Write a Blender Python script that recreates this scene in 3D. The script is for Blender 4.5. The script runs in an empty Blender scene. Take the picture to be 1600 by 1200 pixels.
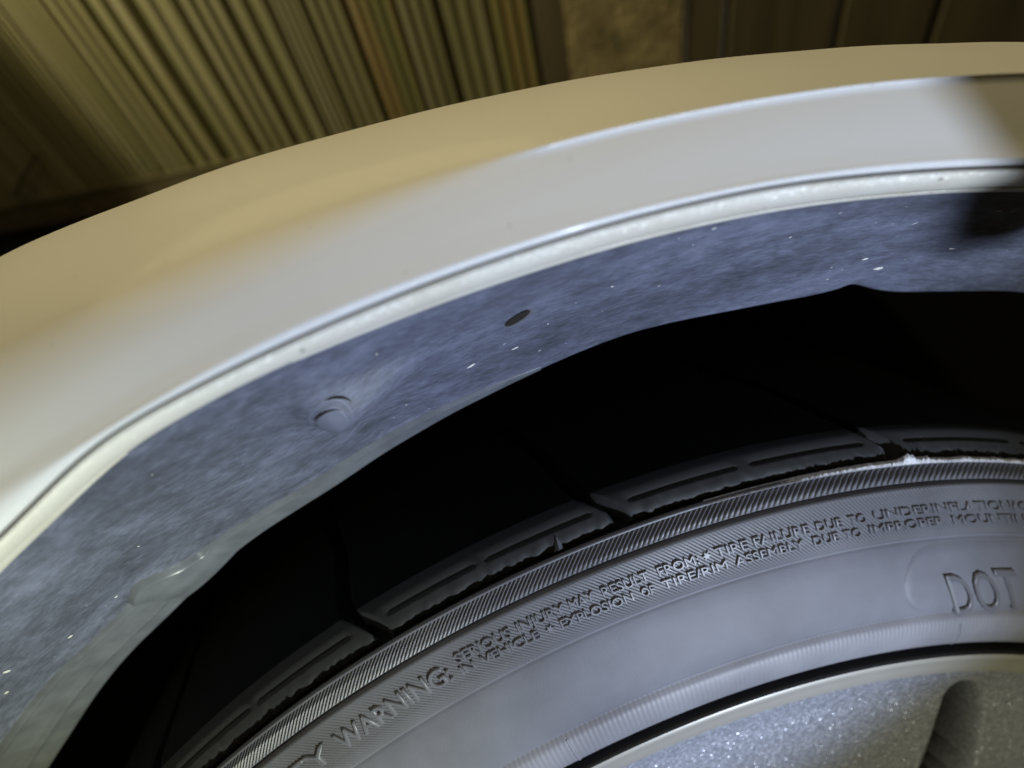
import bpy, bmesh, math, random
import numpy as np
from mathutils import Vector, Matrix, noise

random.seed(7); np.random.seed(7)
scene = bpy.context.scene
COL = scene.collection
H = 0.318                      # height of the wheel centre above the ground
rad = math.radians

# ------------------------------------------------------------------ camera
cam_d = bpy.data.cameras.new('camera'); cam = bpy.data.objects.new('camera', cam_d); COL.objects.link(cam)
R_ = Vector((0.92659383, -0.19571442, -0.32112262)); U_ = Vector((0.37246806, 0.35981743, 0.85545249))
F_ = Vector((0.05187887, 0.91226492, -0.40630198))
M4 = Matrix((R_, U_, -F_)).transposed().to_4x4()
M4.translation = Vector((-0.00452619, -0.10026555, 0.4178928 + H))
cam.matrix_world = M4
cam_d.sensor_width = 36; cam_d.lens = 18.0
cam_d.clip_start = 0.005; cam_d.clip_end = 60
cam_d.dof.use_dof = True; cam_d.dof.focus_distance = 0.135; cam_d.dof.aperture_fstop = 6.2
scene.camera = cam

# ------------------------------------------------------------------ world: night, faint warm glow
w = bpy.data.worlds.new('World'); scene.world = w; w.use_nodes = True
bg = w.node_tree.nodes['Background']
bg.inputs[0].default_value = (1.0, 0.82, 0.5, 1); bg.inputs[1].default_value = 0.04

# ------------------------------------------------------------------ lamps
def lamp(name, kind, loc, power, col, **kw):
    d = bpy.data.lights.new(name, kind); d.energy = power; d.color = col
    for k, v in kw.items(): setattr(d, k, v)
    o = bpy.data.objects.new(name, d); COL.objects.link(o); o.location = loc
    return o
FLASH = Vector((0.120, -0.36, H + 0.17))
fl = lamp('torch_light', 'SPOT', FLASH, 10.0, (0.62, 0.735, 1.0), shadow_soft_size=0.007, spot_size=rad(53), spot_blend=0.75)
fh = lamp('torch_rim_light', 'SPOT', FLASH, 2.0, (1.0, 0.99, 0.68), shadow_soft_size=0.007, spot_size=rad(120), spot_blend=0.5)
fl.rotation_euler = fh.rotation_euler = (Vector((0.005, 0.02, H + 0.335)) - FLASH).to_track_quat('-Z', 'Y').to_euler()
WARM = Vector((0.0, 0.30, 2.2))
wl = lamp('yard_light', 'AREA', WARM, 25, (1.0, 0.82, 0.43), shape='DISK', size=2.4)
EDGE = FLASH + Vector((-0.015, 0.0, -0.01))
sd = lamp('torch_edge_light', 'SPOT', EDGE, 7.0, (1.0, 1.0, 0.40), shadow_soft_size=0.008, spot_size=rad(40), spot_blend=1.0)
sd.rotation_euler = (Vector((-0.195, 0.03, H + 0.345)) - EDGE).to_track_quat('-Z', 'Y').to_euler()
FENCEL = Vector((-1.2, 0.75, 2.0))
gl_ = lamp('fence_fill_light', 'SPOT', FENCEL, 118, (1.0, 0.90, 0.52), shadow_soft_size=0.05, spot_size=rad(66), spot_blend=0.4)  # added fill spot that brightens the whole fence
gl_.rotation_euler = (Vector((0.18, 1.2, H + 0.60)) - FENCEL).to_track_quat('-Z', 'Y').to_euler()
sl = lamp('fence_patch_light', 'SPOT', FENCEL, 18, (1.0, 0.93, 0.80), shadow_soft_size=0.03, spot_size=rad(24), spot_blend=0.12)  # added spot that only lays a bright patch on the upper fence
sl.rotation_euler = (Vector((-0.22, 1.29, H + 0.97)) - FENCEL).to_track_quat('-Z', 'Y').to_euler()
wl.rotation_euler = (Vector((0, 0.2, H + 0.4)) - WARM).to_track_quat('-Z', 'Y').to_euler()

# ------------------------------------------------------------------ render look
vs = scene.view_settings
vs.view_transform = 'Standard'; vs.look = 'None'; vs.exposure = 0.0; vs.gamma = 1.0; vs.use_curve_mapping = False

# ------------------------------------------------------------------ node helpers
class NT:
    def __init__(s, name):
        s.m = bpy.data.materials.new(name); s.m.use_nodes = True
        s.t = s.m.node_tree; s.n = s.t.nodes; s.l = s.t.links
        s.b = s.n['Principled BSDF']; s.out = s.n['Material Output']
    def node(s, typ, **kw):
        n = s.n.new(typ)
        for k, v in kw.items(): setattr(n, k, v)
        return n
    def set(s, sock, val):
        if isinstance(val, bpy.types.NodeSocket): s.l.new(val, sock)
        else: sock.default_value = val
    def math(s, op, a, b=None, clamp=False):
        n = s.node('ShaderNodeMath', operation=op, use_clamp=clamp); s.set(n.inputs[0], a)
        if b is not None: s.set(n.inputs[1], b)
        return n.outputs[0]
    def coord(s, which='UV', scale=(1, 1, 1), loc=(0, 0, 0)):
        c = s.node('ShaderNodeTexCoord'); m = s.node('ShaderNodeMapping')
        m.inputs['Scale'].default_value = scale; m.inputs['Location'].default_value = loc
        s.l.new(c.outputs[which], m.inputs[0]); return m.outputs[0]
    def noise(s, vec, scale=5, detail=4, rough=0.55, dist=0.0):
        n = s.node('ShaderNodeTexNoise'); s.l.new(vec, n.inputs['Vector'])
        n.inputs['Scale'].default_value = scale; n.inputs['Detail'].default_value = detail
        n.inputs['Roughness'].default_value = rough; n.inputs['Distortion'].default_value = dist
        return n
    def voro(s, vec, scale, feature='F1', rnd=1.0):
        n = s.node('ShaderNodeTexVoronoi', feature=feature); s.l.new(vec, n.inputs['Vector'])
        n.inputs['Scale'].default_value = scale; n.inputs['Randomness'].default_value = rnd
        return n
    def ramp(s, fac, stops):
        n = s.node('ShaderNodeValToRGB'); s.l.new(fac, n.inputs[0]); e = n.color_ramp.elements
        while len(e) < len(stops): e.new(0.5)
        for el, (p, c) in zip(e, stops):
            el.position = p; el.color = (*c, 1) if len(c) == 3 else c
        return n.outputs[0]
    def mix(s, fac, a, b, blend='MIX'):
        n = s.node('ShaderNodeMix', data_type='RGBA', blend_type=blend)
        s.set(n.inputs[0], fac)
        s.set(n.inputs[6], a if isinstance(a, bpy.types.NodeSocket) else (*a, 1))
        s.set(n.inputs[7], b if isinstance(b, bpy.types.NodeSocket) else (*b, 1))
        return n.outputs[2]
    def bump(s, h, strength=0.3, dist=0.001):
        n = s.node('ShaderNodeBump'); s.l.new(h, n.inputs['Height'])
        n.inputs['Strength'].default_value = strength; n.inputs['Distance'].default_value = dist
        return n.outputs[0]
    def flakes(s, scale, spread, base_normal=None):
        """normals tipped cell by cell, as metallic flakes in paint lie"""
        v = s.voro(s.coord('Object'), scale)
        sub = s.node('ShaderNodeVectorMath', operation='SUBTRACT'); s.l.new(v.outputs['Color'], sub.inputs[0]); sub.inputs[1].default_value = (.5, .5, .5)
        sc = s.node('ShaderNodeVectorMath', operation='SCALE'); s.l.new(sub.outputs[0], sc.inputs[0]); sc.inputs['Scale'].default_value = spread
        g = s.node('ShaderNodeNewGeometry')
        ad = s.node('ShaderNodeVectorMath', operation='ADD'); s.l.new(sc.outputs[0], ad.inputs[0])
        s.l.new(base_normal or g.outputs['Normal'], ad.inputs[1])
        nm = s.node('ShaderNodeVectorMath', operation='NORMALIZE'); s.l.new(ad.outputs[0], nm.inputs[0])
        return nm.outputs[0]
    def p(s, **kw):
        for k, v in kw.items():
            k = k.replace('_', ' ')
            if k == 'Base Color' and isinstance(v, tuple) and len(v) == 3: v = (*v, 1)
            s.set(s.b.inputs[k], v)
        return s

def mat_paint():
    m = NT('pearl_white_paint')
    v = m.coord('Object')
    n1 = m.noise(v, 9, 3); dust = m.noise(v, 900, 2)
    col = m.mix(m.ramp(n1.outputs[0], [(.35, (0, 0, 0)), (.75, (1, 1, 1))]), (.585, .59, .59), (.54, .545, .545))
    sp = m.voro(v, 420)
    dot = m.math('LESS_THAN', sp.outputs['Distance'], .07)
    pick = m.node('ShaderNodeSeparateColor'); m.l.new(sp.outputs['Color'], pick.inputs[0])
    dot = m.math('MULTIPLY', dot, m.math('GREATER_THAN', pick.outputs[0], .93))
    col = m.mix(dot, col, (.20, .17, .12))
    m.p(Base_Color=col, Roughness=.5, Metallic=0.0, Coat_Weight=.16, Coat_Roughness=.11)
    m.b.inputs['Specular IOR Level'].default_value = .35
    gl = m.node('ShaderNodeBsdfGlossy'); gl.inputs['Color'].default_value = (.9, .9, .88, 1); gl.inputs['Roughness'].default_value = .3
    m.l.new(m.flakes(5200, .55), gl.inputs['Normal'])
    mx = m.node('ShaderNodeMixShader'); mx.inputs[0].default_value = .02
    m.l.new(m.b.outputs[0], mx.inputs[1]); m.l.new(gl.outputs[0], mx.inputs[2]); m.l.new(mx.outputs[0], m.out.inputs[0])
    return m.m

def mat_lip():
    """the same paint on the rolled edge, with brown road dirt caught in it"""
    m = NT('pearl_white_edge_paint')
    v = m.coord('Object')
    n1 = m.noise(v, 60, 4)
    col = m.mix(m.ramp(n1.outputs[0], [(.45, (0, 0, 0)), (.8, (1, 1, 1))]), (.62, .605, .535), (.55, .51, .41))
    sp = m.voro(v, 260)
    pick = m.node('ShaderNodeSeparateColor'); m.l.new(sp.outputs['Color'], pick.inputs[0])
    dot = m.math('MULTIPLY', m.math('LESS_THAN', sp.outputs['Distance'], .12), m.math('GREATER_THAN', pick.outputs[0], .86))
    col = m.mix(dot, col, (.13, .10, .07))
    m.p(Base_Color=col, Roughness=.6, Coat_Weight=.12, Coat_Roughness=.3, Normal=m.bump(m.noise(v, 1500, 2).outputs[0], .5, .0004))
    gl = m.node('ShaderNodeBsdfGlossy'); gl.inputs['Color'].default_value = (.8, .8, .76, 1); gl.inputs['Roughness'].default_value = .42
    m.l.new(m.flakes(3600, 1.0), gl.inputs['Normal'])
    mx = m.node('ShaderNodeMixShader'); mx.inputs[0].default_value = .10
    m.l.new(m.b.outputs[0], mx.inputs[1]); m.l.new(gl.outputs[0], mx.inputs[2]); m.l.new(mx.outputs[0], m.out.inputs[0])
    return m.m

def mat_liner():
    m = NT('dusty_black_plastic')
    v = m.coord('UV', (62, 105, 1)); n = m.noise(v, 1.6, 7, .72, .25)
    v2 = m.coord('UV', (300, 900, 1)); n2 = m.noise(v2, 1, 4, .7)
    v3 = m.coord('UV', (10, 25, 1), (3, 1, 0)); n3 = m.noise(v3, 1.2, 4, .6)
    a = m.math('ADD', m.math('MULTIPLY', n.outputs[0], .42), m.math('MULTIPLY', n2.outputs[0], .30))
    a = m.math('ADD', a, m.math('MULTIPLY', n3.outputs[0], .42))
    col = m.ramp(a, [(.40, (.032, .036, .044)), (.54, (.072, .080, .112)), (.68, (.138, .152, .215)), (.9, (.26, .28, .35))])
    # thin pale scuffs running with the airflow
    v4 = m.coord('UV', (70, 1500, 1)); n4 = m.noise(v4, 1, 3, .5, .8)
    sc = m.ramp(n4.outputs[0], [(.69, (0, 0, 0)), (.78, (1, 1, 1))])
    col = m.mix(m.math('MULTIPLY', sc, .3), col, (.26, .27, .31))
    m.p(Base_Color=col, Roughness=.55, Normal=m.bump(n2.outputs[0], .35, .0006))
    m.b.inputs['Specular IOR Level'].default_value = .45
    return m.m

def mat_plain(name, col, rough=.6, spec=.4, bump=None, var=.15, scale=400):
    m = NT(name)
    n = m.noise(m.coord('Object'), scale, 4)
    lo = tuple(c * (1 - var) for c in col); hi = tuple(min(1, c * (1 + var)) for c in col)
    m.p(Base_Color=m.mix(m.ramp(n.outputs[0], [(.3, (0, 0, 0)), (.7, (1, 1, 1))]), lo, hi), Roughness=rough)
    m.b.inputs['Specular IOR Level'].default_value = spec
    if bump: m.p(Normal=m.bump(n.outputs[0], .4, bump))
    return m.m

def mat_rubber(name, col, rough=.5, radial=False):
    m = NT(name)
    v = m.coord('Object')
    n = m.noise(v, 35, 4); n2 = m.noise(v, 1800, 3)
    lo = tuple(c * .78 for c in col); hi = tuple(c * 1.2 for c in col)
    c = m.mix(m.ramp(n.outputs[0], [(.3, (0, 0, 0)), (.72, (1, 1, 1))]), lo, hi)
    h = n2.outputs[0]
    if radial:                                       # fine radial lines moulded on the bead
        tc = m.node('ShaderNodeTexCoord'); sp = m.node('ShaderNodeSeparateXYZ'); m.l.new(tc.outputs['Object'], sp.inputs[0])
        an = m.math('ARCTAN2', sp.outputs[0], sp.outputs[2])
        s = m.math('SINE', m.math('MULTIPLY', an, 2300))
        h = m.math('ADD', m.math('MULTIPLY', n2.outputs[0], .5), m.math('MULTIPLY', s, .45))
        m.p(Normal=m.bump(h, .5, .00012))
    else:
        m.p(Normal=m.bump(h, .35, .0001))
    m.p(Base_Color=c, Roughness=rough)
    m.b.inputs['Specular IOR Level'].default_value = .5
    m.b.inputs['Sheen Weight'].default_value = .06
    return m.m

def mat_rimface():
    m = NT('flaked_silver_wheel_paint')
    v = m.coord('Object')
    vo = m.voro(v, 1300); pick = m.node('ShaderNodeSeparateColor'); m.l.new(vo.outputs['Color'], pick.inputs[0])
    col = m.ramp(pick.outputs[0], [(0, (.22, .235, .28)), (.6, (.33, .35, .415)), (1, (.56, .58, .67))])
    m.p(Base_Color=col, Roughness=.42, Metallic=.35, Coat_Weight=.4, Coat_Roughness=.08)
    gl = m.node('ShaderNodeBsdfGlossy'); gl.inputs['Color'].default_value = (.85, .86, .92, 1); gl.inputs['Roughness'].default_value = .3
    m.l.new(m.flakes(2100, .95), gl.inputs['Normal'])
    mx = m.node('ShaderNodeMixShader'); mx.inputs[0].default_value = .11
    m.l.new(m.b.outputs[0], mx.inputs[1]); m.l.new(gl.outputs[0], mx.inputs[2]); m.l.new(mx.outputs[0], m.out.inputs[0])
    return m.m

def mat_flange():
    m = NT('machined_wheel_edge')
    n = m.noise(m.coord('Object'), 90, 4)
    m.p(Base_Color=m.mix(n.outputs[0], (.32, .31, .28), (.38, .365, .325)), Metallic=.35, Roughness=.4)
    return m.m

def mat_slat(name, stops, rough=.7, scale=1.0):
    m = NT(name)
    oi = m.node('ShaderNodeObjectInfo')
    v = m.coord('UV', (45 * scale, 1.3, 1))
    ad = m.node('ShaderNodeVectorMath', operation='ADD'); m.l.new(v, ad.inputs[0])
    sc = m.node('ShaderNodeVectorMath', operation='SCALE'); sc.inputs[0].default_value = (37, 91, 13); m.l.new(oi.outputs['Random'], sc.inputs['Scale'])
    m.l.new(sc.outputs[0], ad.inputs[1])
    n = m.noise(ad.outputs[0], 1.0, 4, .6)
    m.p(Base_Color=m.ramp(n.outputs[0], stops), Roughness=rough)
    return m.m

def mat_stone():
    m = NT('weathered_stone')
    v = m.coord('Object')
    n = m.noise(v, 16, 6, .65); n2 = m.noise(v, 90, 4)
    col = m.ramp(n.outputs[0], [(.30, (.09, .08, .042)), (.48, (.19, .155, .08)), (.62, (.27, .22, .12)), (.8, (.34, .31, .17))])
    m.p(Base_Color=col, Roughness=.9, Normal=m.bump(n2.outputs[0], .6, .01))
    return m.m

PAINT = mat_paint(); LIP = mat_lip(); LINER = mat_liner()
SEAL = mat_plain('seam_dirt', (.12, .09, .065), .85, .2)
BLACK = mat_plain('black_plastic', (.012, .012, .014), .7, .2)
HOLE = mat_plain('hole_shade', (.022, .019, .017), .9, .1)  # stands in for the shade inside holes and gaps, laid flat on the liner
RUB = mat_rubber('sidewall_rubber', (.108, .110, .130), .62)
RUBT = mat_rubber('text_band_rubber', (.084, .084, .095), .5)
RUBR = mat_rubber('rib_rubber', (.09, .09, .102), .45)
TREAD_SHADE = mat_rubber('shaded_tread_rubber', (.0030, .0032, .0042), .9); TREAD_LIT = mat_rubber('lit_shoulder_rubber', (.0075, .0077, .0082), .68)  # one rubber in shaded and lit copies: wheel well shade put into colour
TREAD_SHADE.node_tree.nodes['Principled BSDF'].inputs['Specular IOR Level'].default_value = .06
BEAD = mat_rubber('bead_rubber', (.165, .165, .185), .55, True)
SCUFF = mat_plain('torn_pale_rubber', (.50, .50, .52), .8, .2, .0005, .35, 900)
LETTER = mat_rubber('letter_rubber', (.095, .095, .107), .42)
SPECK = mat_plain('dried_mud', (.52, .52, .50), .9, .1)
RIMD = mat_plain('shaded_wheel_barrel', (.018, .018, .02), .7, .3); RIMF = mat_rimface(); FLANGE = mat_flange()  # barrel coloured near black for the shade in the rim gap

# ------------------------------------------------------------------ mesh helpers
def P(phi, r, y):
    a = rad(phi); return (r * math.sin(a), y, r * math.cos(a) + H)
def new_obj(name, me, mat, parent=None, smooth=True):
    me.materials.append(mat)
    if smooth: me.polygons.foreach_set('use_smooth', [True] * len(me.polygons))
    o = bpy.data.objects.new(name, me); COL.objects.link(o)
    if parent is not None: o.parent = parent
    return o
def grid(name, phis, prof, mat, parent=None, closed=False, smooth=True, sharp=None):
    """surface swept round the wheel axis; prof(phi) -> list of (r, y). UV in metres."""
    V = []; UV = []
    for ph in phis:
        pr = prof(ph); s = 0
        for k, (r, y) in enumerate(pr):
            if k: s += math.hypot(r - pr[k - 1][0], y - pr[k - 1][1])
            V.append(P(ph, r, y)); UV.append((rad(ph) * 0.35, s))
    n = len(pr); Fc = []; m = len(phis)
    for i in range(m if closed else m - 1):
        j = (i + 1) % m
        for k in range(n - 1):
            Fc.append((i * n + k, i * n + k + 1, j * n + k + 1, j * n + k))
    me = bpy.data.meshes.new(name); me.from_pydata(V, [], Fc); me.update()
    uv = me.uv_layers.new(name='UVMap')
    idx = np.empty(len(me.loops), dtype=np.int32); me.loops.foreach_get('vertex_index', idx)
    uv.data.foreach_set('uv', np.array(UV)[idx].ravel())
    return new_obj(name, me, mat, parent, smooth)
def interp(x, xs, ys): return float(np.interp(x, xs, ys))
def smooth(x, a, b):
    t = min(1, max(0, (x - a) / (b - a))); return t * t * (3 - 2 * t)
def frange(a, b, s):
    n = int(round((b - a) / s)); return [a + (b - a) * i / n for i in range(n + 1)]
def empty(name, loc=(0, 0, 0)):
    o = bpy.data.objects.new(name, None); COL.objects.link(o); o.location = loc; o.empty_display_size = .05; return o
def tag(o, label, cat, group=None):
    o['label'] = label; o['category'] = cat
    if group: o['group'] = group

# ------------------------------------------------------------------ ground
gm = bpy.data.meshes.new('ground'); gm.from_pydata([(-8, -8, 0), (8, -8, 0), (8, 8, 0), (-8, 8, 0)], [], [(0, 1, 2, 3)])
ground = new_obj('ground', gm, mat_plain('dark_concrete_ground', (.10, .09, .08), .9, .2, .01, .3, 12), None, False); ground['kind'] = 'structure'

# ------------------------------------------------------------------ fence behind, leaning a little towards the car
FO = Vector((0.3093, 1.1533, 0.5594 + H)); FD = Vector((-0.0129, 0.3613, -0.9324)); FH = Vector((0.9176, -0.3661, -0.1547)); FN = Vector((0.3972, 0.8576, 0.3268))
def fp(h, d, n=0.0):                     # n > 0 is away from the car
    return FO + FH * h + FD * d + FN * n
def slat_mesh(name, h0, width, d0, d1, ribs, depth, mat, parent):
    prof = [(0, .020)]
    if ribs:
        for k in range(ribs):
            a = width * (k + .06) / ribs; b = width * (k + .94) / ribs; q = (b - a) * .22
            prof += [(a, .004), (a + q, -depth), (b - q, -depth), (b, .004)]
    else:
        prof += [(.0, .0), (width * .04, -depth), (width * .96, -depth), (width, .0)]
    prof += [(width, .020)]
    V = []; UV = []
    for d in (d0, d1):
        for (a, n) in prof: V.append(fp(h0 + a, d, n)); UV.append((h0 + a, d))
    n = len(prof)
    Fc = [(k, k + 1, n + k + 1, n + k) for k in range(n - 1)] + [(n - 1, 0, n, 2 * n - 1), tuple(range(n))[::-1], tuple(range(n, 2 * n))]
    me = bpy.data.meshes.new(name); me.from_pydata(V, [], Fc); me.update()
    uv = me.uv_layers.new(name='UVMap')
    for l in me.loops: uv.data[l.index].uv = UV[l.vertex_index]
    return new_obj(name, me, mat, parent, False)
def box_mesh(name, h0, h1, d0, d1, n0, n1, mat, parent=None, base=None):
    V = [fp(h, d, n) for d in (d0, d1) for n in (n0, n1) for h in (h0, h1)]
    if base is not None:                 # lower end runs down to the ground
        V = V[:4] + [Vector((v.x, v.y, 0)) for v in V[4:]]
    Fc = [(0, 1, 3, 2), (4, 6, 7, 5), (0, 4, 5, 1), (2, 3, 7, 6), (0, 2, 6, 4), (1, 5, 7, 3)]
    bm = bmesh.new(); vv = [bm.verts.new(v) for v in V]
    for f in Fc: bm.faces.new([vv[i] for i in f])
    bmesh.ops.bevel(bm, geom=bm.edges[:], offset=.006, segments=2, affect='EDGES')
    bmesh.ops.recalc_face_normals(bm, faces=bm.faces[:])
    me = bpy.data.meshes.new(name); bm.to_mesh(me); bm.free()
    return new_obj(name, me, mat, parent, False)

S_GREEN = mat_slat('weathered_green_grey_slats', [(.28, (.085, .08, .032)), (.42, (.12, .112, .048)), (.54, (.15, .135, .07)), (.66, (.17, .16, .095)), (.8, (.21, .19, .125))])
S_RUST = mat_slat('rusty_orange_slats', [(.25, (.085, .085, .025)), (.45, (.12, .12, .04)), (.60, (.19, .13, .05)), (.70, (.20, .155, .07)), (.85, (.16, .155, .085))])
S_DARK = mat_slat('dark_brown_boards', [(.3, (.035, .028, .014)), (.5, (.055, .044, .022)), (.8, (.085, .068, .036))], .8, .5)
WOODR = mat_plain('old_brown_rail', (.07, .055, .032), .8, .2, .004, .3, 30)
WOODL = mat_plain('pale_rail_edge', (.07, .06, .03), .8, .2)
DARKC = mat_plain('dark_wall', (.03, .032, .03), .9, .1, .01, .3, 20)  # near black all over, slight random variation

fence = empty('slatted_fence', fp(-.7, .05))
def child_of(o, root):
    o.parent = root; o.matrix_parent_inverse = Matrix.Translation(root.location).inverted(); return o
h = -2.3; k = 0
while h < .058:
    wdt = random.choice((.062, .078, .086, .094))
    wdt = min(wdt, .062 - h) if h > -.03 else wdt
    if wdt < .02: break
    mt = S_RUST if (h > -.33 and random.random() < .7) else S_GREEN
    child_of(slat_mesh('slat', h, wdt, -.75, .074, random.choice((2, 3, 3, 4)), random.uniform(.005, .009), mt, None), fence)
    h += wdt + random.uniform(.004, .010); k += 1
child_of(box_mesh('bottom_rail', -2.31, .060, .076, .142, -.022, .035, WOODR), fence)
child_of(box_mesh('rail_edge', -2.31, .058, .070, .075, -.0225, -.012, WOODL), fence)
child_of(slat_mesh('end_board', .064, .062, -.75, .6, 0, .002, S_DARK, None), fence)
child_of(box_mesh('backing_board', -2.31, .060, -.75, .13, .024, .034, S_DARK), fence)
tag(fence, 'weathered greenish fence of narrow ribbed vertical slats left of the stone pillar', 'fence')

wall = box_mesh('low_wall', -2.32, .06, .144, 1.0, .004, .16, DARKC, base=True)
tag(wall, 'dark low wall under the ribbed slat fence', 'wall')

pil = box_mesh('stone_pillar', 0.128, .362, -.75, 1.0, -.035, .2, mat_stone(), base=True)
tag(pil, 'mottled tan stone pillar between the slat fence and dark boards', 'pillar')

bf = empty('board_fence', fp(.9, .5))
h = .363
for wdt in (.062, .20, .16, .18, .21, .17, .19, .2, .2):
    child_of(slat_mesh('board', h, wdt, -.75, .80, 0, .012, S_DARK, None), bf)
    h += wdt + random.uniform(.007, .012)
child_of(box_mesh('back_rail', .368, h, .3, .38, .022, .05, WOODR), bf)
tag(bf, 'dark brown fence of wide upright boards right of the stone pillar', 'fence')

# small green sprigs caught on the fence
LEAF = mat_plain('dark_green_leaf', (.012, .035, .018), .7, .3)
TWIG = mat_plain('dark_twig', (.03, .022, .015), .8, .2)
def blob(name, loc, s, mat, seed, parent=None):
    bm = bmesh.new()
    for q in range(5):
        ang = q * 1.3 + seed
        c = Vector(loc) + FH * math.cos(ang) * s * .55 + FD * math.sin(ang) * s * .7 - FN * s * .3
        t1 = (FH * math.cos(ang * 1.7) + FD * math.sin(ang * 1.7)); t2 = FN * .5 + FH * math.sin(ang) * .6
        vs_ = [bm.verts.new(c + t1 * s * a + t2 * s * b) for a, b in ((-.6, 0), (0, -.3), (.6, 0), (0, .3))]
        top = bm.verts.new(c - FN * s * .15)
        for i in range(4): bm.faces.new((vs_[i], vs_[(i + 1) % 4], top))
        bm.faces.new(vs_[::-1])
    me = bpy.data.meshes.new(name); bm.to_mesh(me); bm.free()
    return new_obj(name, me, mat, parent, False)
sp1 = blob('leaf_sprig', fp(-.987, .034, -.018), .020, LEAF, .4)
tag(sp1, 'small dark green sprig stuck on the slats, without a stalk', 'sprig')
sp2 = empty('twig_with_leaf', fp(-1.45, .044, -.018))
child_of(blob('leaf', fp(-1.45, .044, -.018), .018, LEAF, 1.9), sp2)
bm = bmesh.new()
pa, pb = fp(-1.448, .042, -.018), fp(-1.273, -.043, -.016); ax = (pb - pa)
for i in range(5):
    t = i / 4; rr = .004 * (1 - .4 * t); c = pa + ax * t + FN * (-.004 * math.sin(t * 3.1))
    for q in range(6):
        a = q * math.pi / 3; bm.verts.new(c + FN * rr * math.cos(a) + FD * rr * math.sin(a) + FH * rr * .6 * math.sin(a))
bm.verts.ensure_lookup_table()
for i in range(4):
    for q in range(6): bm.faces.new([bm.verts[i * 6 + q], bm.verts[i * 6 + (q + 1) % 6], bm.verts[i * 6 + 6 + (q + 1) % 6], bm.verts[i * 6 + 6 + q]])
me = bpy.data.meshes.new('stalk'); bm.to_mesh(me); bm.free()
child_of(new_obj('stalk', me, TWIG), sp2)
tag(sp2, 'thin brown twig with a dark leaf at its foot, above the fence rail', 'twig')

# ================================================================== the car corner
car = empty('car', (0, 0, 0))
tag(car, 'pearl white car seen at one wheel arch, with tyre and flaked silver wheel', 'car')

# ---------------- fender: profile radii along the arch (phi in degrees from the top of the wheel)
lx = [-60, -30, -16.08, -13.56, -11.04, -9.62, -6.72, -3.62, 1.23, 5.21, 9.39, 13.91, 18.96, 30, 60]
ly = [.372, .382, .3920, .3939, .3962, .3968, .3967, .3957, .3945, .3938, .3930, .3919, .3912, .391, .391]
gx = [-60, -30, -13.47, -12.25, -11.04, -9.88, -9.1, -6.69, -4, -1, 4, 8, 12, 16, 30, 60]
gy = [.376, .386, .3974, .3987, .4003, .4017, .4021, .4019, .4015, .4010, .4000, .3990, .3972, .3958, .3955, .3955]
ex = [-60, -13, -8.6, -6, -3.5, 1.2, 4.5, 7.9, 11.6, 15.6, 30, 60]
ey = [.400, .4036, .4040, .4045, .4044, .4031, .4022, .4010, .3998, .3983, .397, .397]
cx = [-60, -20, -11.8, -8.1, -4.6, -1.1, 2.7, 5.9, 9.7, 14.3, 18.2, 24, 60]
cy = [.4205, .4198, .4192, .4187, .4181, .4173, .4162, .4153, .4145, .4140, .4141, .4146, .42]
sx = [-60, -30, -20, -12.8, -8.8, -5.4, -2.5, -.4, 4, 8.6, 13.6, 18.9, 24.8, 35, 60]
sy = [.468, .456, .4500, .4452, .4401, .4371, .4341, .4324, .4298, .4281, .4275, .4289, .4334, .44, .45]
def gsm(xs, ys):                       # resample and soften the polyline
    X = np.linspace(-60, 60, 961); Y = np.interp(X, xs, ys)
    kz = np.exp(-.5 * (np.arange(-16, 17) / 6.5) ** 2); kz /= kz.sum()
    Yp = np.pad(Y, 16, mode='edge'); return X, np.convolve(Yp, kz, 'valid')
LX = {k: gsm(a, b) for k, a, b in (('l', lx, ly), ('g', gx, [q_ + .0009 for q_ in gy]), ('e', ex, [q_ + .0006 for q_ in ey]), ('c', cx, cy), ('s', sx, sy))}
def rr_(k, ph): return float(np.interp(ph, *LX[k]))

def bez(p0, p1, p2, n):
    out = []
    for i in range(n + 1):
        t = i / n; out.append(tuple((1 - t) ** 2 * a + 2 * t * (1 - t) * b + t * t * c for a, b, c in zip(p0, p1, p2)))
    return out
def catmull(pts, n):
    out = []; pts = [pts[0]] + list(pts) + [pts[-1]]
    for i in range(1, len(pts) - 2):
        p0, p1, p2, p3 = pts[i - 1:i + 3]
        for k in range(n):
            t = k / n
            out.append(tuple(.5 * (2 * b + (c - a) * t + (2 * a - 5 * b + 4 * c - d) * t * t + (-a + 3 * b - 3 * c + d) * t ** 3) for a, b, c, d in zip(p0, p1, p2, p3)))
    out.append(pts[-2]); return out

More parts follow.
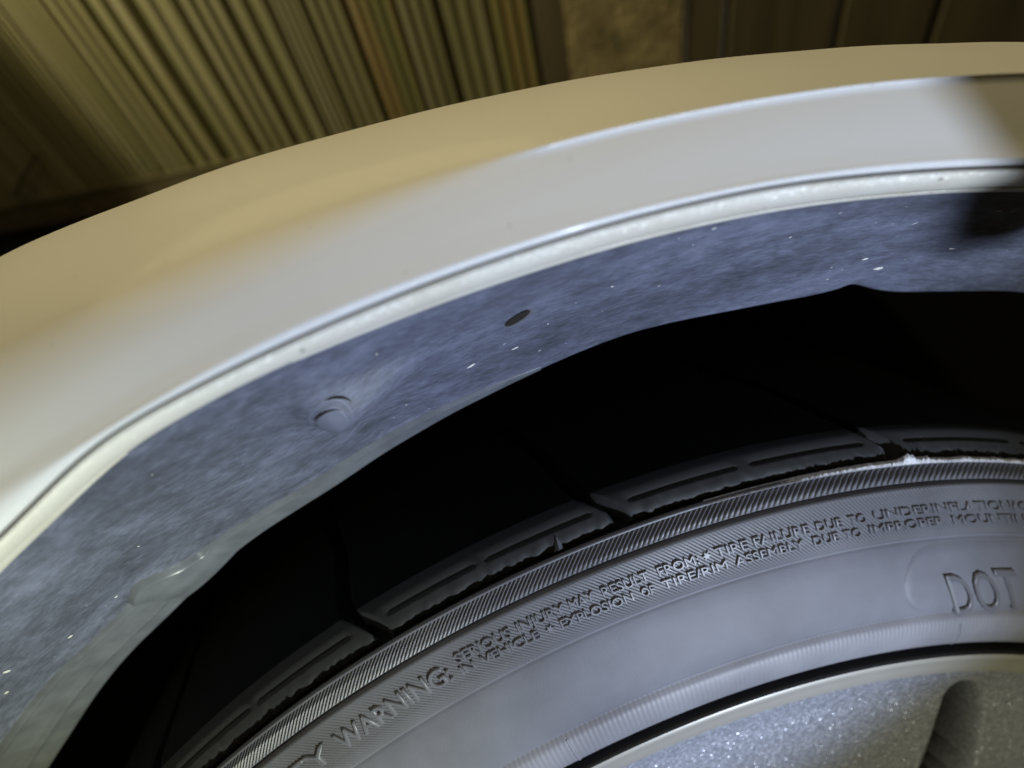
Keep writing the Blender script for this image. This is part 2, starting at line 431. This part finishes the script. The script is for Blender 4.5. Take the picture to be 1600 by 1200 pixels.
CAMR, CAMY = .4179, -.1003
YS = .048
def fender_prof(ph):
    re = rr_('e', ph); rc = rr_('c', ph); rs = rr_('s', ph); rg = rr_('g', ph)
    yc = -.006
    w_ = interp(ph, [-14, -4, 2.0, 4], [.0095, .0065, .0011, .0007])          # how soft the crease is
    pts = [(rg + .0022, -.0075), (rg + .0006, -.0112), (rg + .00028, -.0127), (rg + .0008, -.0135)]
    mid = (rg + re) / 2
    gap = re - rg
    pts += [(rg + .35 * gap, -.0141), (rg + .7 * gap, -.0143), (re, -.0139), (re + .0010, -.0133)]
    A = (re + .0021, -.0126); C0 = (rc, yc)
    # flare face is slightly hollow
    fx, fy = C0[0] - A[0], C0[1] - A[1]; L = math.hypot(fx, fy)
    S = (rs, YS)
    sl = (rs - CAMR) / (YS - CAMY)                                           # grazing line of sight from outside
    ctrl_y = yc + (YS - yc) * .45; ctrl = (rs - sl * (YS - ctrl_y), ctrl_y)
    top = bez(C0, ctrl, S, 14)
    u0 = max(0.0, 1 - w_ / L)
    face = []
    for i in range(8):
        t = u0 * i / 7; hol = -.0006 * math.sin(math.pi * t)
        face.append((A[0] + fx * t + hol * fy / L * -1, A[1] + fy * t - hol * -fx / L * 0))
    # fillet
    tl = 0; j = 1
    while j < len(top) - 1 and tl + math.dist(top[j], top[j - 1]) < w_: tl += math.dist(top[j], top[j - 1]); j += 1
    seg = math.dist(top[j], top[j - 1]); t = min(1, (w_ - tl) / seg)
    q = tuple(a + (b - a) * t for a, b in zip(top[j - 1], top[j]))
    fil = bez(face[-1], C0, q, 15)[1:]
    bd = .00048 * smooth(ph, 1.0, 3.4)                                       # fine proud bead along the crease
    fil = [(r_ - .35 * bd * math.sin(math.pi * (k_ + 1) / 15) , y_ - .94 * bd * math.sin(math.pi * (k_ + 1) / 15)) for k_, (r_, y_) in enumerate(fil)]
    rest = []
    # resample remaining top to a fixed count
    pl = [q] + top[j:]
    d = [0]
    for a, b in zip(pl, pl[1:]): d.append(d[-1] + math.dist(a, b))
    for i in range(1, 15):
        s = d[-1] * i / 14
        rest.append((float(np.interp(s, d, [p_[0] for p_ in pl])), float(np.interp(s, d, [p_[1] for p_ in pl]))))
    back = bez(S, (rs + sl * .035, YS + .035), (rs - .006, YS + .09), 8)[1:]
    back += bez(back[-1], (rs - .012, YS + .18), (rs - .014, YS + .30), 6)[1:]
    return catmull(pts, 3)[:-1] + [pts[-1]] + face + fil + rest + back
PH = frange(-96, -22, 1.0)[:-1] + frange(-22, 34, .25)[:-1] + frange(34, 96, 1.0)
fender = grid('fender', PH, fender_prof, PAINT, car)

def lip_prof(ph):
    rl = rr_('l', ph); rg = rr_('g', ph); g = rg - rl
    step = smooth(ph, 2, 9)
    pts = [(rl + .010, .018), (rl + .0018, .0085), (rl + .0004, .0035), (rl, .0008), (rl + .0003, -.0016)]
    pts += [(rl + .16 * g, -.0036), (rl + .21 * g, -.0041 + .0010 * step), (rl + .26 * g, -.0057)]
    pts += [(rl + .42 * g, -.0092), (rl + .64 * g, -.0117), (rl + .84 * g, -.0127), (rg - .0006, -.0127), (rg - .00015, -.0119), (rg - .0001, -.0085)]
    return catmull(pts, 4)
lip = grid('wheel_arch_lip', PH, lip_prof, LIP, car)
def seal_prof(ph):
    rg = rr_('g', ph); return [(rg - .0006, -.0104), (rg - .0002, -.0114), (rg + .0006, -.0117), (rg + .0016, -.0104)]
grid('seam_filler', PH, seal_prof, SEAL, car)

# ---------------- wheel arch liner: a cone that dips inboard from the lip
kx = [-60, -37.9, -27.82, -20.7, -15.9, -11.4, -5.12, .64, 3.97, 7.26, 12.1, 15.65, 17.2, 18.2, 19.4, 20.8, 28.5, 60]
ky = [.3455, .3460, .3465, .3478, .3478, .3478, .3500, .3552, .3578, .3590, .3602, .3606, .3614, .3640, .3620, .3606, .3640, .364]
KXS = gsm(kx, ky)
def liner_edge(ph): return float(np.interp(ph, *KXS))
stx = [-60, -37, -28, -20.4, -17.1, -12, -5, 0, 3]
stw = [.0145, .0140, .0125, .0110, .0085, .0065, .0050, .0025, 0.0]       # width of the rolled edge strip, in radius
def strip_w(ph): return interp(ph, stx, stw) + .0050 * max(0.0, 1 - ((ph + 18.8) / 1.9) ** 2)
def g2(ph, r, p0, r0, sp, sr): return math.exp(-((ph - p0) / sp) ** 2 - ((r - r0) / sr) ** 2)
def liner_disp(ph, r):
    """metres out of the surface, towards the wheel"""
    re = liner_edge(ph); d = 0.0
    wst = strip_w(ph)
    if wst > 0:
        e = re + wst
        f_ = smooth(ph, 3, -5)
        d += f_ * (.0004 * smooth(r, e + .0006, e - .0006) + .16 * max(0, e - r))      # rolled strip, turned more outwards
        d -= f_ * .0008 * math.exp(-((r - e - .0014) / .0012) ** 2)
        d += f_ * .0003 * math.exp(-((r - e) / .0006) ** 2)
        if ph < -20.6: d += .0009 * math.exp(-((r - (re + wst * .42)) / .0012) ** 2)
    # scallop where the strip is interrupted
    a = smooth(ph, -21.0, -20.0) * smooth(ph, -16.2, -17.6)
    if a > 0:
        hump = max(0, 1 - ((ph + 18.6) / 2.3) ** 2)
        d += a * .0026 * hump * smooth(r, re + .0175, re + .011) * smooth(r, re - .001, re + .008)
    d -= .0007 * math.exp(-((ph + 20.7) / .22) ** 2) * smooth(r, re + .014, re + .010) * smooth(r, re + .001, re + .004)
    # boss with a push-in clip and the hollow beside it
    d += .0075 * g2(ph, r, -5.7, .3832, 1.05 if ph < -5.7 else 2.3, .0056)
    d -= .0018 * g2(ph, r, -3.9, .3870, 1.4, .0026)
    d += .0012 * g2(ph, r, -4.2, .3800, 2.2, .0040)
    # faint oval embossing
    q = math.hypot((ph + 13.6) / 1.9, (r - .3822) / .0030); d += .0004 * math.exp(-((q - 1) / .16) ** 2)
    # long shallow swage lines and unevenness of moulded plastic
    d += .0005 * math.sin(ph * .55 + 1.0) * smooth(r, .39, .375)
    d += .00012 * (noise.noise(Vector((ph * .35, r * 260, 0))))
    d -= .0008 * math.exp(-((r - .3665 - .0006 * ph * .2) / .0022) ** 2) * smooth(ph, -2, -12)
    d -= .0010 * math.exp(-((ph - 18.3) / .7) ** 2) * smooth(r, re + .006, re)
    return d
CN = (-.743, -.669)                    # cone normal (r, y), towards the wheel and outwards
def cone_y(r): return (.394 - r) / .9
def liner_pt(ph, r, extra=0.0):
    d = liner_disp(ph, r) + extra
    return r + CN[0] * d, cone_y(r) + CN[1] * d
NL = 56
def liner_prof(ph):
    re = liner_edge(ph); r0 = .3985; pts = []
    for i in range(NL + 1):
        r = r0 + (re - r0) * i / NL; pts.append(liner_pt(ph, r))
    rE, yE = pts[-1]
    pts += [(rE - .0004, yE + .0012), (rE + .0006, yE + .0030), (rE + .006, yE + .0055), (rE + .03, yE + .010)]
    return pts
LPH = frange(-96, -40, 1.0)[:-1] + frange(-40, 34, .125)[:-1] + frange(34, 96, 1.0)
liner = grid('wheel_arch_liner', LPH, liner_prof, LINER, car)
STRIP = mat_plain('smooth_grey_plastic', (.105, .113, .130), .38, .5, None, .2, 120)
def strip_prof(ph):
    re = liner_edge(ph); wst = max(.0006, strip_w(ph)); e = re + wst; out = []; f_ = smooth(ph, 3, -4)
    ends = math.exp(-((ph + 20.75) / .14) ** 2) + .8 * math.exp(-((ph + 16.75) / .16) ** 2)
    for i in range(45):
        r = e + .0006 - (wst + .0006) * i / 44
        lift = .00022 + f_ * .00055 * math.exp(-((r - e + .0004) / .00045) ** 2)
        if ph < -20.6: lift += .00050 * smooth(ph, -20.6, -21.6) * math.exp(-((r - re - wst * .45) / .0006) ** 2)
        lift += .0005 * ends * smooth(r, e + .0002, e - .0004) * smooth(r, re, re + .002)
        out.append(liner_pt(ph, r, .0 if i == 0 else lift))
    rE, yE = out[-1]; out += [(rE - .0006, yE + .0012), (rE + .0004, yE + .0032)]
    return out
es = grid('edge_strip', [p_ for p_ in LPH if p_ <= 2.2], strip_prof, STRIP, liner)
es['label'] = 'smoother paler rolled edge of the liner'
# inner tub of the wheel well
grid('wheel_well', frange(-96, 96, 3), lambda ph: [(.376, .064), (.385, .068), (.402, .12), (.402, .30), (.38, .335), (.10, .35)], BLACK, car)

def on_liner(ph, r, lift=0.0):
    a = liner_pt(ph, r, lift); return Vector(P(ph, *a))
def liner_patch(name, ph0, r0, wid, hei, ang, lift0, lift1, mat, parent, rings=((1, 0), (.7, 1), (.35, 1)), n=20):
    """small domed or dished oval laid on the liner; wid/hei in metres"""
    V = []; Fc = []
    for (k, t) in rings:
        for i in range(n):
            a = 2 * math.pi * i / n
            x = wid / 2 * k * math.cos(a); z = hei / 2 * k * math.sin(a)
            xx = x * math.cos(ang) - z * math.sin(ang); zz = x * math.sin(ang) + z * math.cos(ang)
            V.append(on_liner(ph0 + math.degrees(xx / .38), r0 + zz * .743, lift0 + (lift1 - lift0) * t))
    for q in range(len(rings) - 1):
        for i in range(n): Fc.append((q * n + i, q * n + (i + 1) % n, (q + 1) * n + (i + 1) % n, (q + 1) * n + i))
    Fc.append(tuple(range((len(rings) - 1) * n, len(rings) * n)))
    me = bpy.data.meshes.new(name); me.from_pydata(V, [], Fc); me.update()
    return new_obj(name, me, mat, parent)
liner_patch('push_clip', -5.75, .3846, .0088, .0070, .5, -.00004, .00030, LINER, liner,
            ((1.25, -.4), (1.12, .9), (1.0, -.4), (.90, -.4), (.82, 1.2), (.70, .9), (.40, .6), (.1, .6)), 32)
def crescent(ph0, r0, rx, rz, a0, a1, wmax, lift):
    V = []; n = 14
    for i in range(n + 1):
        a = rad(a0 + (a1 - a0) * i / n); w_ = wmax * math.sin(math.pi * i / n)
        for k in (1 - w_, 1 + w_): V.append(on_liner(ph0 + math.degrees(rx * k * math.cos(a) / .38), r0 + rz * k * math.sin(a) * .743, lift))
    me = bpy.data.meshes.new('clip_gap'); me.from_pydata(V, [], [(2 * i, 2 * i + 1, 2 * i + 3, 2 * i + 2) for i in range(n)]); me.update()
    return new_obj('clip_gap', me, HOLE, liner, False)
crescent(-5.72, .3847, .0037, .0029, 30, 150, .06, .0005)
crescent(-5.62, .3850, .0053, .0042, 12, 80, .045, .0004)
liner_patch('drain_hole', 1.25, .3832, .0068, .0030, .45, .00030, .00034, HOLE, liner)
liner_patch('drain_hole_rim', 1.33, .3827, .0080, .0040, .45, .0000, .00020, STRIP, liner)
# specks of dried mud
def specks(name, items, mat, parent, fn):
    V = []; Fc = []
    for (ph, r, s, ang, asp) in items:
        b = len(V); n = 6
        for i in range(n):
            a = 2 * math.pi * i / n; k = random.uniform(.6, 1.15)
            x = s * asp * k * math.cos(a); z = s * k * math.sin(a)
            xx = x * math.cos(ang) - z * math.sin(ang); zz = x * math.sin(ang) + z * math.cos(ang)
            V.append(fn(ph + math.degrees(xx / .37), r + zz * .743, .00003))
        V.append(fn(ph, r, .00003 + s * .35))
        for i in range(n): Fc.append((b + i, b + (i + 1) % n, b + n))
    me = bpy.data.meshes.new(name); me.from_pydata(V, [], Fc); me.update()
    o = new_obj(name, me, mat, parent, False); o['kind'] = 'stuff'; return o
it = [(18.1, .3695, .0009, .1, 1.7), (16.6, .3735, .0006, .2, 1.6), (-.9, .3715, .0007, .4, 2.4), (1.0, .3720, .0005, .3, 2.5), (2.4, .377, .0003, .2, 1),
      (-22.6, .3655, .0007, .4, 1.2), (-26.4, .3675, .0006, .5, 1.4), (-20.0, .3640, .0005, .2, 1), (-31.5, .366, .0006, .2, 1.1), (-24.2, .372, .0007, .9, 1.6)]
for i in range(70):
    ph = random.uniform(-36, 26); re = liner_edge(ph)
    it.append((ph, random.uniform(re + .006, .392), random.choice((.00012, .00016, .0002, .0003)), random.gauss(.35, .4), random.choice((1, 1.2, 2, 3.5))))
specks('mud_specks', it, SPECK, liner, on_liner)

# ---------------- tyre
SW = [(.2340, .024), (.2400, .018), (.2450, .0120), (.2468, .0030), (.2472, .0004), (.2482, -.0016), (.2510, -.0032), (.2560, -.0040), (.2605, -.0037),
      (.2622, -.0030), (.2628, -.0021), (.2633, -.0018), (.2639, -.0021), (.2650, -.0022), (.2700, -.0015), (.2760, .0000), (.2820, .0022), (.2868, .0042),
      (.2876, .0048), (.2880, .0052), (.2884, .0049), (.2890, .0047), (.2940, .0055), (.2990, .0067), (.3030, .0080), (.3046, .0085), (.3051, .0088), (.30530, .0094),
      (.30535, .0108), (.3054, .0130), (.3058, .0130), (.3060, .0107), (.3062, .0102), (.3080, .0119), (.3098, .0138), (.3102, .0142), (.3105, .0150)]
SR = [a for a, b in SW]; SY = [b for a, b in SW]
def sy_(r): return interp(r, SR, SY)
PT = frange(-180, 180, .75)[:-1]
def seg_prof(a, b):
    return [p_ for p_ in SW if a - 1e-6 <= p_[0] <= b + 1e-6]
tyre_prof = seg_prof(.2633, .2884); shoulder_prof = seg_prof(.30535, .3200)
tread_base = [(.3105, .0150), (.3095, .0175), (.3098, .024), (.3110, .05), (.3110, .17), (.3105, .196), (.30, .206), (.26, .212), (.236, .195)]
tyre = grid('tyre', PT, lambda ph: tyre_prof, RUB, car, True)
grid('shoulder', PT, lambda ph: shoulder_prof, RUBR, tyre, True)
grid('tread_base', PT, lambda ph: tread_base, TREAD_SHADE, tyre, True)
grid('bead_band', PT, lambda ph: seg_prof(.2340, .2633), BEAD, tyre, True)
band = seg_prof(.2884, .30535)
grid('lettering_band', PT, lambda ph: band, RUBT, tyre, True)
# tread blocks, each with a slit near the shoulder and ragged wear along its foot
TP = [(.3104, .0172, 0), (.3112, .0170, 0), (.3124, .0174, 0), (.3136, .0182, 0), (.3146, .0192, 0), (.3153, .0202, 0), (.31545, .0204, 1), (.31562, .0207, 1), (.3158, .0209, 0),
      (.3172, .0235, 0), (.3180, .0262, 0), (.3186, .032, 0), (.3190, .06, 0), (.3190, .188, 0), (.3105, .194, 0)]
cuts = [20.34, 3.45, -10.92]
while cuts[-1] > -325: cuts.append(cuts[-1] - random.choice((14.4, 15.2, 16.3)))
cuts[-1] = 20.34 - 360
for q in range(len(cuts) - 1):
    b, a = cuts[q] - .30, cuts[q + 1] + .30
    phs = frange(a, b, .2); V = []; Fc = []; n = len(TP); L = b - a
    for i, ph in enumerate(phs):
        end = min(ph - a, b - ph); drop = .0060 if i in (0, len(phs) - 1) else 0
        t = (ph - a) / L
        for k, (r, y, sl) in enumerate(TP):
            skew = -1.9 * smooth(y, .0165, .030) - 9 * smooth(y, .03, .19)
            rr = r - drop
            if sl and (.06 < t < .44 or .50 < t < .93): rr -= .0016; 
            if k in (5, 8) and (.06 < t < .44 or .50 < t < .93): rr += .00022
            if k in (1, 2, 3): y = y + .0009 * noise.noise(Vector((ph * 3.1, k * .3, q))) ; rr += .0005 * noise.noise(Vector((ph * 2.3, 7 + k * .2, q))) - (.0005 if k == 1 else 0)
            if drop and k < 2: rr = r - .001
            V.append(P(ph + skew, rr, y))
    for i in range(len(phs) - 1):
        for k in range(n - 1): Fc.append((i * n + k, i * n + k + 1, (i + 1) * n + k + 1, (i + 1) * n + k))
    me = bpy.data.meshes.new('tread_block'); me.from_pydata(V, [], Fc); me.update()
    o = new_obj('tread_block', me, TREAD_LIT, tyre, True); me.materials.append(TREAD_SHADE)
    for f_ in me.polygons: f_.material_index = 1 if (f_.index % (n - 1)) >= 10 else 0  # inner rows take the shaded copy, shoulder rows the lit one
# wear marker triangle on the shoulder
def tri_mark(ph, r, s):
    V = [P(ph - s, r - .0016, sy_(.3102) + .0022), P(ph + s, r - .0016, sy_(.3102) + .0022), P(ph + .1, r + .0019, .0182), P(ph, r - .0003, .0152)]
    me = bpy.data.meshes.new('wear_marker'); me.from_pydata(V, [], [(0, 1, 3), (1, 2, 3), (2, 0, 3)]); me.update()
    return new_obj('wear_marker', me, RUBR, tyre, False)
tri_mark(-.37, .3124, .30)
# slanted ribs on the shoulder and fine hatching on the lettering band: real ridges, joined
def ridges(name, r0, r1, pitch, lean, wid, hgt, segs, mat, ph_a=-180, ph_b=180, warp=None):
    V = []; Fc = []; N = int((ph_b - ph_a) / pitch) if warp is None else len(RIBPH)
    for i in range(N):
        p0 = ph_a + i * pitch if not callable(warp) else warp(i)
        b = len(V)
        for k in range(segs + 1):
            t = k / segs; r = r0 + (r1 - r0) * t; ph = p0 + lean * t; y = sy_(r)
            dy = sy_(r + .0002) - sy_(r - .0002); nl = math.hypot(dy, .0004); nr, ny = dy / nl, -.0004 / nl
            e = .35 if k in (0, segs) else 1
            for off, hh in ((-wid / 2, -.00008), (0, hgt * e), (wid / 2, -.00008)):
                V.append(P(ph + off, r + nr * hh, y + ny * hh))
        for k in range(segs):
            for c in range(2): Fc.append((b + k * 3 + c, b + k * 3 + c + 1, b + k * 3 + c + 4, b + k * 3 + c + 3))
    me = bpy.data.meshes.new(name); me.from_pydata(V, [], Fc); me.update()
    o = new_obj(name, me, mat, tyre, False); o['kind'] = 'stuff'; return o
RIBPH = [-180.0]
while RIBPH[-1] < 179.7: RIBPH.append(RIBPH[-1] + interp(abs(RIBPH[-1] - 40), [0, 22, 34, 48, 90], [.42, .41, .31, .26, .26]))
ridges('shoulder_ribs', .3063, .3101, .3, 1.15, .23, .00062, 2, RUBR, warp=lambda i: RIBPH[i])
ridges('band_hatching', .2888, .3048, .25, -3.4, .19, .00027, 4, RUBT)
# smooth light edge above the ribs
grid('shoulder_edge', PT, lambda ph: [(.3099, .0139), (.3102, .0136), (.3107, .0140), (.3108, .0150)], RUBR, tyre, True)
# torn pale rubber crumbs along the shoulder
V = []; Fc = []
phs = frange(8, 36, .12)
for i, ph in enumerate(phs):
    amp = smooth(ph, 11, 18) * (.35 + .65 * max(0, noise.noise(Vector((ph * .9, 3, 0))) + .45)) + 1.3 * math.exp(-((ph - 20.9) / .5) ** 2) + .6 * math.exp(-((ph - 22.0) / .35) ** 2)
    top = max(.00005, .0015 * amp + .0011 * amp * noise.noise(Vector((ph * 7, 0, 0))))
    for (dr, y) in ((-.0002, .0138), (top * .3, .0134 - .0003 * abs(noise.noise(Vector((ph * 9, 1, 0))))), (top * .8, .0138), (top, .0146), (top * .6, .0156), (-.0006, .0160)):
        V.append(P(ph, .3106 + dr + .00015 * noise.noise(Vector((ph * 14, y * 3000, 2))), y))
for i in range(len(phs) - 1):
    for k in range(5): Fc.append((i * 6 + k, i * 6 + k + 1, i * 6 + 7 + k, i * 6 + 6 + k))
me = bpy.data.meshes.new('torn_rubber_edge'); me.from_pydata(V, [], Fc); me.update()
new_obj('torn_rubber_edge', me, SCUFF, tyre, False)
# mould ticks across the bead
for ph in (-4.58, 25.88, 61, 97, -41, -80):
    V = []
    for r in frange(.2482, .2620, .0023):
        for off, hh in ((-.09, .0), (0, .0003), (.09, 0)): V.append(P(ph + off + (.255 - r) * (90 if ph > 20 else 0), r, sy_(r) - hh - .00002))
    Fc = [(k * 3 + c, k * 3 + c + 1, k * 3 + c + 4, k * 3 + c + 3) for k in range(len(V) // 3 - 1) for c in (0, 1)]
    me = bpy.data.meshes.new('mould_mark'); me.from_pydata(V, [], Fc); me.update()
    new_obj('mould_mark', me, BEAD, tyre, False)

# ---------------- raised lettering, bent round the sidewall
def text_mesh(body, bevel):
    cu = bpy.data.curves.new('lettering', 'FONT'); cu.body = body; cu.size = 1; cu.extrude = .06; cu.bevel_depth = bevel; cu.bevel_resolution = 0; cu.resolution_u = 3; cu.offset = -.012
    ob = bpy.data.objects.new('lettering', cu); COL.objects.link(ob)
    dg = bpy.context.evaluated_depsgraph_get(); me = bpy.data.meshes.new_from_object(ob.evaluated_get(dg))
    bpy.data.objects.remove(ob); bpy.data.curves.remove(cu); return me
def lay_text(body, ph0, ph1, rc0, rc1, height, lift, name='raised_lettering', surf=None, bevel=.03):
    me = text_mesh(body, bevel)
    xs = [v.co.x for v in me.vertices]; ys = [v.co.y for v in me.vertices]; zs = [v.co.z for v in me.vertices]
    x0, x1 = min(xs), max(xs); z0, z1 = min(zs), max(zs)
    capb, capt = 0.0, .69
    for v in me.vertices:
        t = (v.co.x - x0) / (x1 - x0); ph = ph0 + (ph1 - ph0) * t
        r = rc0 + (rc1 - rc0) * t + ((v.co.y - capb) / (capt - capb) - .5) * height
        zz = (v.co.z - z0) / (z1 - z0)
        y = (surf or sy_)(r) - (lift * zz - .0004 * (1 - zz))
        sh = interp(ph, [-3, 16, 25, 31], [0, 60, 130, 170])
        v.co = P(ph + (rc0 - r) * sh, r, y)
    return new_obj(name, me, LETTER, tyre, False)
def r1(ph): return .0004 + interp(ph, [-19, -7.5, 4, 15, 30], [.2992, .3003, .2989, .2981, .2981])
def r2(ph): return -.0004 + interp(ph, [-19, -7.5, 4, 15, 30], [.2968, .2970, .2953, .2947, .2947])
W1 = [('SERIOUS', -7.81, -4.48), ('INJURY', -4.1, -1.3), ('MAY', -1.03, 0.42), ('RESULT', 0.88, 3.62), ('FROM:', 4.16, 6.58), ('TIRE', 7.62, 9.58), ('FAILURE', 9.94, 13.44),
      ('DUE', 13.89, 15.57), ('TO', 16.03, 17.2), ('UNDERINFLATION/', 17.72, 28.54), ('OVERLOADING', 28.75, 36.4)]
W2 = [('IN', -7.91, -7.06), ('VEHICLE', -6.66, -3.16), ('EXPLOSION', -1.87, 2.45), ('OF', 2.96, 3.7), ('TIRE/RIM', 4.21, 8.19), ('ASSEMBLY', 8.67, 13.03), ('DUE', 13.67, 15.36),
      ('TO', 15.71, 16.89), ('IMPROPER', 17.46, 22.9), ('MOUNTING', 23.55, 30.6)]
for wd, a, b in W1: lay_text(wd, a, b, r1(a), r1(b), .0028, .00078)
for wd, a, b in W2: lay_text(wd, a, b, r2(a), r2(b), .0028, .00078)
lay_text('SAFETY', -24.6, -16.45, .2975, .2978, .0054, .0009)
lay_text('WARNING:', -15.87, -8.41, .2978, .2984, .0054, .0009)
def star(ph, r):
    bm = bmesh.new(); n = 12; ring = []
    for i in range(n):
        a = 2 * math.pi * i / n; k = .0014 if i % 2 == 0 else .0006
        ring.append((ph + math.degrees(k * math.cos(a) / .297), r + k * math.sin(a)))
    lo = [bm.verts.new(P(p_, q_, sy_(q_) + .0002)) for p_, q_ in ring]; hi = [bm.verts.new(P(p_, q_, sy_(q_) - .0006)) for p_, q_ in ring]
    for i in range(n): bm.faces.new((lo[i], lo[(i + 1) % n], hi[(i + 1) % n], hi[i]))
    bm.faces.new(hi)
    me = bpy.data.meshes.new('raised_star'); bm.to_mesh(me); bm.free(); return new_obj('raised_star', me, LETTER, tyre, False)
star(7.1, r1(7.1)); star(-2.5, r2(-2.5))
# pad that carries the DOT mark: stadium shape, slightly proud
PADC, PADH = .2757, .0222
def pad():
    pts = []
    for i in range(13):
        a = math.pi / 2 + math.pi * i / 12; pts.append((20.08 + math.degrees(PADH / 2 / .2757) + math.degrees(PADH / 2 * math.cos(a) / .2757), PADC + PADH / 2 * math.sin(a)))
    left = pts[:]
    cols = [(l, ) for l in left]
    bm = bmesh.new()
    phs_ = sorted(set([round(p_[0], 3) for p_ in left[:7]] + [round(x, 3) for x in frange(left[0][0], 62, 1.0)]))
    rows = 14; prev = None; layers = []
    c0 = left[0][0]
    for ph in phs_:
        dx = rad(max(0, c0 - ph)) * .2757; hw = math.sqrt(max(1e-9, (PADH / 2) ** 2 - dx * dx))
        col = []
        for k in range(rows + 1):
            t = -1 + 2 * k / rows; r = PADC + hw * t
            edge = (1 - abs(t)) * hw; inset = min(edge, (PADH / 2 - math.hypot(dx, hw * t)) if dx > 0 else edge)
            lift = .00055 * smooth(inset, 0, .0009)
            col.append(bm.verts.new(P(ph, r, sy_(r) - lift + .00006)))
        layers.append(col)
    for a, b in zip(layers, layers[1:]):
        for k in range(rows): bm.faces.new((a[k], a[k + 1], b[k + 1], b[k]))
    me = bpy.data.meshes.new('mark_pad'); bm.to_mesh(me); bm.free(); return new_obj('mark_pad', me, RUB, tyre)
pad()
psurf = lambda r: sy_(r) - .0005
lay_text('D', 23.9, 25.65, .2706, .2706, .0140, .0010, 'raised_lettering', psurf, .02)
lay_text('O', 25.95, 28.05, .2709, .2709, .0140, .0010, 'raised_lettering', psurf, .02)
lay_text('T', 28.2, 30.2, .2714, .2714, .0140, .0010, 'raised_lettering', psurf, .02)

# ---------------- wheel rim
rim = grid('wheel_rim', PT, lambda ph: [(.2300, .19), (.2400, .188), (.2405, .18), (.228, .17), (.205, .15), (.205, .05), (.226, .03), (.238, .022), (.2428, .014), (.2434, .008), (.2437, .002), (.2439, -.0012), (.2438, -.0020), (.2434, -.0026)], RIMD, car, True)
grid('machined_edge', PT, lambda ph: [(.2434, -.0026), (.2426, -.0029), (.2412, -.0027), (.2400, -.0021), (.2375, -.0017), (.2340, -.0013), (.2334, -.0010)], FLANGE, rim, True)
def pocket(ph, r):
    """hollow between the spokes: round head at r .2238, widening inwards"""
    d = 0
    for c in range(5):
        ph0 = 33.4 + 72 * c + (.2238 - r) * 205
        x = ((ph - ph0 + 180) % 360 - 180) * rad(1) * r
        hw = .0085 + (.2238 - r) * .17
        top = .2238 - .0085
        q = math.hypot(x, r - top) - .0085 if r > top else abs(x) - hw
        d = max(d, .034 * smooth(q, .0010, -.0080))
    return d
def face_prof(ph):
    out = [(.2334, -.0010), (.2330, -.0002)]
    for r in frange(.2325, .06, -.0025):
        y = interp(r, [.03, .1, .17, .20, .218, .2285, .2330], [.002, .006, .0055, .0050, .0038, .0014, -.0002])
        out.append((r, y + pocket(ph, r)))
    out.append((.02, .004)); return out
rf = grid('rim_face', frange(-180, -6, 2)[:-1] + frange(-6, 66, .33)[:-1] + frange(66, 180, 2), face_prof, RIMF, rim)
RIMP = mat_plain('pocket_shade', (.045, .042, .042), .45, .5)  # shade of the recess painted onto the deeper pocket faces
rf.data.materials.append(RIMP)
for f_ in rf.data.polygons:
    c_ = f_.center; r_ = math.hypot(c_.x, c_.z - H)
    if pocket(math.degrees(math.atan2(c_.x, c_.z - H)), r_) > .012: f_.material_index = 1

# ---------------- the torch that lights the arch, held low beside the lens (out of the picture)
TB = mat_plain('black_torch_metal', (.02, .02, .022), .45, .5)
torch = empty('hand_torch', FLASH)
ax = (Vector((-0.02, 0.02, H + 0.37)) - FLASH).normalized()
def tube(name, pts, radii, mat, root, n=20):
    bm = bmesh.new(); rings = []
    for i, (p_, r_) in enumerate(zip(pts, radii)):
        d = (pts[min(i + 1, len(pts) - 1)] - pts[max(i - 1, 0)]).normalized()
        a_ = d.orthogonal().normalized() if i == 0 else (a_ - d * a_.dot(d)).normalized(); b_ = d.cross(a_)
        rings.append([bm.verts.new(p_ + (a_ * math.cos(t) + b_ * math.sin(t)) * r_) for t in [2 * math.pi * k / n for k in range(n)]])
    for q, w_ in zip(rings, rings[1:]):
        for k in range(n): bm.faces.new((q[k], q[(k + 1) % n], w_[(k + 1) % n], w_[k]))
    bm.faces.new(rings[0][::-1]); bm.faces.new(rings[-1])
    me = bpy.data.meshes.new(name); bm.to_mesh(me); bm.free()
    return child_of(new_obj(name, me, mat), root)
tube('torch_body', [FLASH - ax * t for t in (.012, .03, .034, .05, .055, .15, .155)], [.016, .016, .014, .012, .0115, .0115, .009], TB, torch)
tip = Vector((.1285, -.180, H + .2645)); up = Vector((-.42, 0, .907))
arm0 = FLASH - ax * .04 + Vector((.014, 0, 0))
arc = [tip + up * t for t in (-.0085, -.0078, -.006, -.003, 0, .02, .05)] 
arcr = [.001, .0038, .0062, .0080, .0085, .0088, .0088]
tube('beam_blocker', arc + [tip + up * .06 + Vector((.03, -.02, 0)), Vector((.20, -.26, H + .27)), Vector((.20, -.36, H + .19)), arm0], arcr + [.008, .005, .004, .004], TB, torch)  # added arm out of view, shaped to throw the right-hand shadow
tag(torch, 'black hand torch with an added round ended beam blocker, held low in front of the wheel arch', 'torch')
